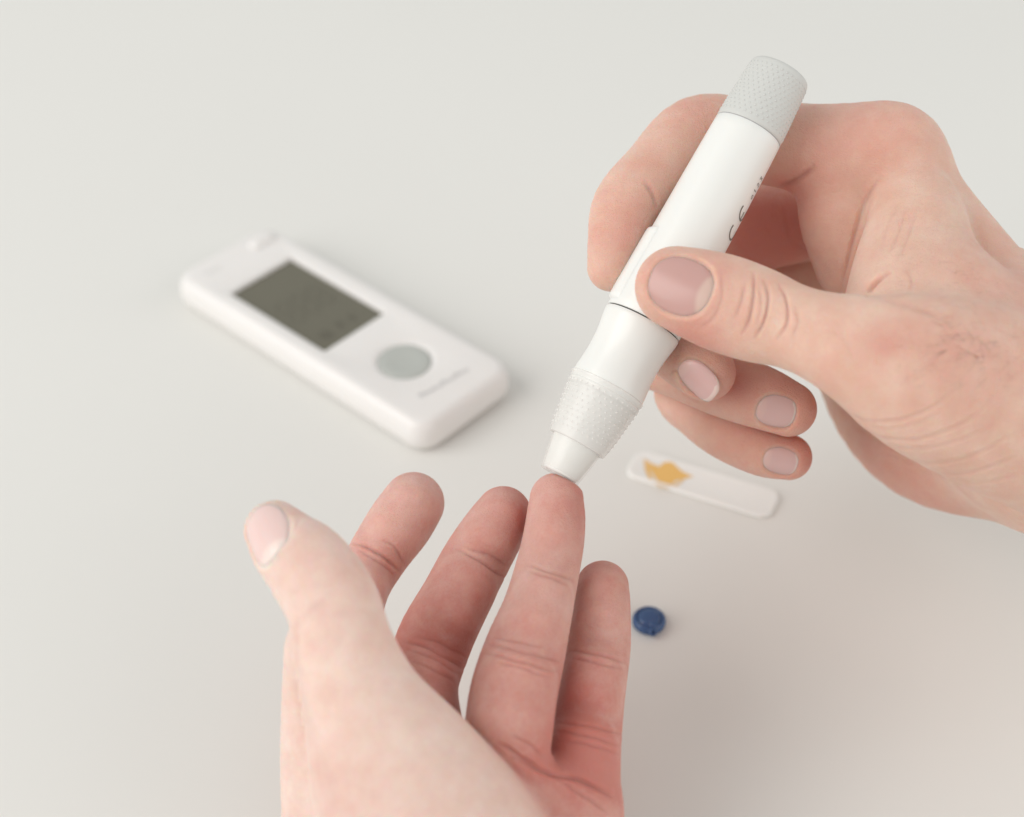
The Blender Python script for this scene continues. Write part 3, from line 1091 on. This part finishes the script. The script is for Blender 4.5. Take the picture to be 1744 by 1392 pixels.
# ------------------------------------------------------------------ glucose meter
def rounded_rect(L, W, r, n=8, bulge=0.0):
    pts = []
    for (cx, cy, a0) in ((L / 2 - r, W / 2 - r, 0), (-L / 2 + r, W / 2 - r, 90), (-L / 2 + r, -W / 2 + r, 180), (L / 2 - r, -W / 2 + r, 270)):
        for i in range(n + 1):
            a = math.radians(a0 + 90 * i / n)
            pts.append((cx + r * math.cos(a), cy + r * math.sin(a)))
    return pts


def prism_layers(outlines):
    """stack of outlines (same point count) with heights -> verts, faces (open top and bottom)"""
    v, f = [], []
    n = len(outlines[0][0])
    for pts, z in outlines:
        v += [(p[0], p[1], z) for p in pts]
    for i in range(len(outlines) - 1):
        for k in range(n):
            k2 = (k + 1) % n
            f.append((i * n + k, i * n + k2, (i + 1) * n + k2, (i + 1) * n + k))
    return v, f


def build_meter():
    TH = 11.5
    q = [table_pt(x, y, 4.5) for x, y in ((308, 500), (452, 410), (872, 648), (718, 762))]
    s = [table_pt(x, y, 10.8) for x, y in ((397, 498), (498, 445), (651, 533), (550, 595))]
    cen = sum(q) / 4
    dirv = (q[2] - q[1]) / np.linalg.norm(q[2] - q[1]) + (q[3] - q[0]) / np.linalg.norm(q[3] - q[0]) \
        + (s[2] - s[1]) / np.linalg.norm(s[2] - s[1]) + (s[3] - s[0]) / np.linalg.norm(s[3] - s[0])
    yaw = math.atan2(dirv[1], dirv[0])
    L = 500 * (np.linalg.norm(q[2] - q[1]) + np.linalg.norm(q[3] - q[0]))
    W = 500 * (np.linalg.norm(q[1] - q[0]) + np.linalg.norm(q[3] - q[2]))
    ex, ey = np.array([math.cos(yaw), math.sin(yaw)]), np.array([-math.sin(yaw), math.cos(yaw)])

    def loc(px, py, hz=TH):
        p = (table_pt(px, py, hz) - cen)[:2] * 1000
        return np.array([p @ ex, p @ ey])
    root = bpy.data.objects.new('glucose_meter', None)
    scene.collection.objects.link(root)
    root.location = (cen[0], cen[1], 0)
    root.rotation_euler = (0, 0, yaw)
    root.empty_display_size = 0.01
    tag(root, 'blurred white blood glucose meter with dark screen and round grey button lying on the table', 'glucose meter')
    sl = [loc(x, y, TH - 0.6) for x, y in ((397, 498), (498, 445), (651, 533), (550, 595))]
    sx0, sx1 = (sl[0][0] + sl[1][0]) / 2, (sl[2][0] + sl[3][0]) / 2
    sy0, sy1 = (sl[0][1] + sl[3][1]) / 2, (sl[1][1] + sl[2][1]) / 2
    if sy0 > sy1:
        sy0, sy1 = sy1, sy0
    sx0, sx1, sy0, sy1 = sx0 - 1.0, sx1 + 1.0, sy0 - 0.8, sy1 + 0.8
    b0 = loc(689, 613)
    br = 8.3
    L += 3.5
    W += 2.0
    N = 10
    lay = []
    rc = 7.0
    # side profile: rounded shoulder, belly, tucked-in underside
    prof = [(4.0, 0.0), (2.4, 0.35), (1.2, 1.1), (0.4, 2.6), (0.0, 4.6), (0.0, 6.6), (0.2, 8.2), (0.7, 9.7), (1.3, 10.6), (2.1, 11.2), (2.9, 11.45), (3.6, 11.5)]
    for ins, z in prof:
        lay.append((rounded_rect(L - 2 * ins, W - 2 * ins, max(rc - ins * 0.6, 3), N), z))
    v, f = prism_layers(lay)
    n = len(lay[0][0])
    v = [tuple(p) for p in v]
    bm = bmesh.new()
    bv = [bm.verts.new(Vector(p) * 0.001) for p in v]
    for fc in f:
        bm.faces.new([bv[i] for i in fc])
    bm.faces.new([bv[i] for i in reversed(range(n))])
    top = [bv[(len(lay) - 1) * n + k] for k in range(n)]
    bm.edges.ensure_lookup_table()
    edges = [bm.edges.get((top[k], top[(k + 1) % n])) for k in range(n)]
    # screen opening with its bevelled well, and the button well
    sc = [(sx0, sy0), (sx1, sy0), (sx1, sy1), (sx0, sy1)]

    def rloop(grow, z, r=1.0):
        pts = rounded_rect(sx1 - sx0 + 2 * grow, sy1 - sy0 + 2 * grow, r, 3)
        return [bm.verts.new(Vector((p[0] + (sx0 + sx1) / 2, p[1] + (sy0 + sy1) / 2, z)) * 0.001) for p in pts]

    def cloop(r, z):
        return [bm.verts.new(Vector((b0[0] + r * math.cos(2 * math.pi * k / 48), b0[1] + r * math.sin(2 * math.pi * k / 48), z)) * 0.001) for k in range(48)]

    def bridge(loops):
        for a, b in zip(loops[:-1], loops[1:]):
            m = len(a)
            for k in range(m):
                bm.faces.new((a[k], a[(k + 1) % m], b[(k + 1) % m], b[k]))
    s0 = rloop(0.9, TH, 1.4)
    s1 = rloop(0.25, TH - 0.35, 0.9)
    s2 = rloop(0.0, TH - 0.6, 0.7)
    s3 = rloop(0.0, TH - 1.9, 0.7)
    c0 = cloop(br + 1.9, TH)
    c1 = cloop(br + 1.1, TH - 0.2)
    c2 = cloop(br + 0.10, TH - 0.85)
    c3 = cloop(br + 0.12, TH - 1.8)
    for lp in (s0, c0):
        edges += [bm.edges.new((lp[k], lp[(k + 1) % len(lp)])) for k in range(len(lp))]
    bridge([s0, s1, s2, s3])
    bridge([c0, c1, c2, c3])
    bm.faces.new(c3)
    bmesh.ops.triangle_fill(bm, edges=edges, use_beauty=True)
    bmesh.ops.recalc_face_normals(bm, faces=bm.faces)
    me = bpy.data.meshes.new('body')
    bm.to_mesh(me)
    bm.free()
    me.polygons.foreach_set('use_smooth', [True] * len(me.polygons))
    sharp_by_angle(me, 50)
    add_obj('body', me, M_meter, root)
    # display
    pts = rounded_rect(sx1 - sx0 + 0.4, sy1 - sy0 + 0.4, 0.8, 3)
    mx, my = (sx0 + sx1) / 2, (sy0 + sy1) / 2
    vv = [(p[0] + mx, p[1] + my, TH - 1.6) for p in pts] + [(p[0] + mx, p[1] + my, TH - 2.4) for p in pts]
    k = len(pts)
    ff = [tuple(range(k))] + [(i, i + k, (i + 1) % k + k, (i + 1) % k) for i in range(k)]
    disp = add_obj('display', mesh_from('display', np.array(vv) * 0.001, ff, False), M_lcd, root)
    # faint unlit segments of the display
    bm = bmesh.new()

    def bar(x0, y0, x1, y1):
        z = TH - 1.56
        bm.faces.new([bm.verts.new(Vector(p) * 0.001) for p in ((x0, y0, z), (x1, y0, z), (x1, y1, z), (x0, y1, z))])
    sw, sh = sx1 - sx0, sy1 - sy0
    for i in range(3):
        y = sy0 + sh * (0.20 + 0.24 * i)
        x = sx0 + sw * 0.34
        dw, dh = sh * 0.15, sw * 0.26
        for a in (0, 0.5, 1.0):
            bar(x + dh * a - 0.35, y + 0.6, x + dh * a + 0.35, y + dw - 0.6)
        for b in (0, 1.0):
            for a in (0, 0.5):
                bar(x + dh * a + 0.6, y + dw * b - 0.35, x + dh * (a + 0.5) - 0.6, y + dw * b + 0.35)
    bar(sx0 + sw * 0.80, sy0 + sh * 0.18, sx0 + sw * 0.90, sy0 + sh * 0.34)
    bar(sx0 + sw * 0.80, sy0 + sh * 0.46, sx0 + sw * 0.88, sy0 + sh * 0.56)
    bar(sx0 + sw * 0.80, sy0 + sh * 0.66, sx0 + sw * 0.88, sy0 + sh * 0.74)
    bmesh.ops.recalc_face_normals(bm, faces=bm.faces)
    me = bpy.data.meshes.new('segments')
    bm.to_mesh(me)
    bm.free()
    add_obj('segments', me, M_lcd2, disp)
    # round button, slightly dished
    prof = [(TH - 1.7, br), (TH - 0.85, br), (TH - 0.55, br - 0.2), (TH - 0.4, br - 0.7), (TH - 0.3, br - 1.8), (TH - 0.25, br * 0.62), (TH - 0.45, br * 0.5), (TH - 0.5, br * 0.2), (TH - 0.5, 0.05)]
    vv, ff = lathe(prof, 64)
    vv[:, 0] += b0[0]
    vv[:, 1] += b0[1]
    add_obj('button', mesh_from('button', vv * 0.001, ff), M_button, root)
    # strip-port lip at the head corner
    p = loc(452, 418, TH - 3)
    pts = rounded_rect(5.0, 11.0, 2.0, 5)
    lay = [([(a * sc_ + p[0] + 1.0, b * sc_ + p[1] - 2.0) for a, b in pts], z) for sc_, z in ((1.0, TH - 4.5), (1.0, TH - 0.2), (0.9, TH + 0.9), (0.7, TH + 1.5), (0.3, TH + 1.7))]
    vv, ff = prism_layers(lay)
    ff.append(tuple((len(lay) - 1) * len(pts) + i for i in range(len(pts))))
    add_obj('strip_port', mesh_from('strip_port', np.array(vv) * 0.001, ff), M_meter, root)
    # blurred lettering below the button and at the head: a row of small strokes, unreadable in the photograph
    rr = random.Random(3)

    def lettering(name, pa, pb, count, hgt, mat):
        a, b = loc(*pa), loc(*pb)
        d = (b - a) / np.linalg.norm(b - a)
        nn = np.array([-d[1], d[0]])
        bm = bmesh.new()
        step = np.linalg.norm(b - a) / count
        for i in range(count):
            o0 = a + d * step * (i + 0.12)
            w = step * 0.7
            kind = rr.randrange(4)
            hh = hgt * (1.0 if i == 0 or rr.random() < 0.25 else 0.72)
            segs = {0: [(0, 0, .24, 1), (0, 0, 1, .2), (0, .8, 1, 1)], 1: [(0, 0, .24, 1), (.76, 0, 1, 1), (0, .8, 1, 1)],
                    2: [(0, 0, .24, 1), (0, .4, 1, .6), (0, .8, 1, 1), (0, 0, 1, .2)], 3: [(0, 0, 1, .2), (.76, 0, 1, 1), (0, 0, .24, 1)]}[kind]
            for x0, y0, x1, y1 in segs:
                qd = []
                for x, y in ((x0, y0), (x1, y0), (x1, y1), (x0, y1)):
                    w2 = o0 + d * w * x + nn * hh * y
                    qd.append(bm.verts.new((w2[0] * 0.001, w2[1] * 0.001, (TH + 0.04) * 0.001)))
                bm.faces.new(qd)
        bmesh.ops.recalc_face_normals(bm, faces=bm.faces)
        me = bpy.data.meshes.new(name)
        bm.to_mesh(me)
        bm.free()
        add_obj(name, me, mat, root)
    lettering('lettering', (718, 678), (800, 630), 11, 1.7, M_faint)
    lettering('head_lettering', (352, 468), (378, 455), 6, 1.2, M_meter_print)
    return root


M_meter_print = plain('pale_print', (0.70, 0.69, 0.67), 0.6, 0.3)
build_meter()


# ------------------------------------------------------------------ plastic strip with orange emblem
def build_strip():
    n0, n1 = table_pt(1066, 812, 0.6), table_pt(1304, 886, 0.6)
    d = (n1 - n0)[:2]
    L, W = np.linalg.norm(d) * 1000 + 1.5, 12.5
    yaw = math.atan2(d[1], d[0])
    ex, ey = np.array([math.cos(yaw), math.sin(yaw)]), np.array([-math.sin(yaw), math.cos(yaw)])
    cen = (n0 + n1) / 2
    cen[:2] += ey * W / 2 * 0.001
    T = 1.5
    root = bpy.data.objects.new('plastic_strip', None)
    scene.collection.objects.link(root)
    root.location = (cen[0], cen[1], 0)
    root.rotation_euler = (0, 0, yaw)
    root.empty_display_size = 0.01
    tag(root, 'thin white plastic strip with an orange emblem lying on the table below the curled fingers', 'plastic strip')
    lay = []
    for ins, z in ((0.5, 0.0), (0.1, 0.3), (0, 0.8), (0.1, 1.2), (0.4, T), (0.8, T), (1.2, T - 0.06), (1.5, T - 0.15)):
        lay.append((rounded_rect(L - 2 * ins, W - 2 * ins, 3.6 - ins * 0.8, 8), z))
    v, f = prism_layers(lay)
    n = len(lay[0][0])
    f.append(tuple((len(lay) - 1) * n + i for i in range(n)))
    f.append(tuple(reversed(range(n))))
    me = mesh_from('strip_body', np.array(v) * 0.001, f)
    sharp_by_angle(me, 60)
    add_obj('strip_body', me, M_strip, root)

    def emblem(name, polys, mat, z):
        bm = bmesh.new()
        for pl in polys:
            vs_ = []
            for x, y in pl:
                p = (table_pt(x, y, T) - cen)[:2] * 1000
                vs_.append(bm.verts.new((p @ ex * 0.001, p @ ey * 0.001, z * 0.001)))
            bm.faces.new(vs_)
        bmesh.ops.triangulate(bm, faces=bm.faces[:])
        bmesh.ops.recalc_face_normals(bm, faces=bm.faces)
        for fa in bm.faces:
            if fa.normal.z < 0:
                fa.normal_flip()
        me = bpy.data.meshes.new(name)
        bm.to_mesh(me)
        bm.free()
        add_obj(name, me, mat, root)

    def zz(pts):
        return [(1030 + x / 3.978, 760 + y / 3.978) for x, y in pts]
    core = zz([(268, 82), (320, 118), (372, 136), (395, 112), (425, 102), (462, 110), (490, 138), (525, 170), (600, 204), (525, 224), (478, 234), (445, 262), (405, 266), (362, 246), (338, 205), (312, 165)])
    left = zz([(262, 84), (302, 150), (318, 200), (345, 245), (300, 222), (274, 160)])
    under = zz([(318, 215), (350, 246), (400, 262), (450, 258), (500, 238), (540, 215), (530, 240), (490, 268), (430, 284), (370, 276), (335, 250)])
    emblem('emblem', [core, left], M_orange, T - 0.10)
    emblem('emblem_arc', [under], M_peach, T - 0.12)  # paler arc printed below the emblem
    return root


build_strip()


# ------------------------------------------------------------------ blue lancet cap
def build_cap():
    c = table_pt(1105, 1063, 0)
    root = bpy.data.objects.new('lancet_cap', None)
    scene.collection.objects.link(root)
    root.location = tuple(c)
    root.empty_display_size = 0.005
    tag(root, 'small round dark blue plastic lancet cap lying on the table', 'lancet cap')
    R = 4.55
    prof = [(0.0, R - 1.0), (0.15, R - 0.45), (0.7, R - 0.08), (1.4, R), (2.1, R - 0.1), (2.6, R - 0.45), (2.9, R - 0.8), (2.8, R - 1.05), (2.45, R - 1.25), (2.5, R - 1.5),
            (3.0, R - 1.7), (3.25, R - 2.1), (3.3, R - 3.1), (3.3, 0.3)]
    v, f = lathe(prof, 64)
    me = mesh_from('cap_disc', v * 0.001, f)
    add_obj('cap_disc', me, M_blue, root)
    # broken-off stem stub on the near edge
    v, f = lathe([(0, 1.25), (0.5, 1.3), (1.6, 1.15), (2.0, 0.9), (2.1, 0.62), (1.7, 0.5), (1.4, 0.3)], 24)
    o = add_obj('stem_stub', mesh_from('stem_stub', v * 0.001, f), M_blue, root)
    o.location = (0.0006, -0.0036, 0.0012)
    o.rotation_euler = (math.radians(52), math.radians(8), 0)
    o2 = None
    v, f = lathe([(0, 1.5), (0.4, 1.45), (0.8, 1.1), (0.95, 0.5), (1.0, 0.05)], 24)
    o = add_obj('moulding_bump', mesh_from('moulding_bump', v * 0.001, f), M_blue, root)
    o.location = (0.0009, -0.0022, 0.0024)
    return root


build_cap()


# ------------------------------------------------------------------ sparse dark hairs by the right wrist
def build_hair(hand, parent):
    r = random.Random(11)
    org = to_world(hand.origin[None])[0]
    V, Fc = [], []
    HP, HN = hand.pts[hand.vis], hand.nrm[hand.vis]
    HX, HY = proj(HP)
    ok = (HX > 1480) & (HX < 1760) & (HY > 400) & (HY < 700)
    HP, HN, HX, HY = HP[ok], HN[ok], HX[ok], HY[ok]
    spots = []
    for i in range(36):
        spots.append((r.gauss(1660, 40), r.gauss(590, 24), r.uniform(3.0, 7.0), 0.032))
    for i in range(420):
        spots.append((r.uniform(1540, 1742), r.uniform(430, 660), r.uniform(1.2, 3.2), 0.022))
    for px, py, ln, w in spots:
        if px > 1742 or py < 440 + (px - 1640) * 0.5:
            continue
        i = np.argmin((HX - px) ** 2 + (HY - py) ** 2)
        p, n = HP[i], HN[i]
        ang = math.radians(r.gauss(185, 28))
        t = np.array([math.cos(ang), math.sin(ang), 0])
        t -= n * (t @ n)
        t /= np.linalg.norm(t)
        bend = np.cross(n, t) * r.gauss(0.0, 0.10)
        pts, q, d = [], p - n * 0.2, t + n * 0.45
        k = 7
        for j in range(k + 1):
            pts.append(q.copy())
            d = d / np.linalg.norm(d) + bend - n * 0.11
            q = q + d / np.linalg.norm(d) * ln / k
        b0 = len(V)
        for j, q in enumerate(pts):
            ww = w * (1 - 0.8 * j / k)
            s1 = np.cross(n, t)
            for a in range(3):
                an = 2 * math.pi * a / 3
                V.append(q + (s1 * math.cos(an) + n * math.sin(an)) * ww)
        for j in range(k):
            for a in range(3):
                a2 = (a + 1) % 3
                Fc.append((b0 + j * 3 + a, b0 + j * 3 + a2, b0 + j * 3 + 3 + a2, b0 + j * 3 + 3 + a))
    o = add_obj('skin_hair', mesh_from('skin_hair', to_world(np.array(V)) - org, Fc), M_hair, parent)
    o['kind'] = 'stuff'


build_hair(RH[0], hand_r)
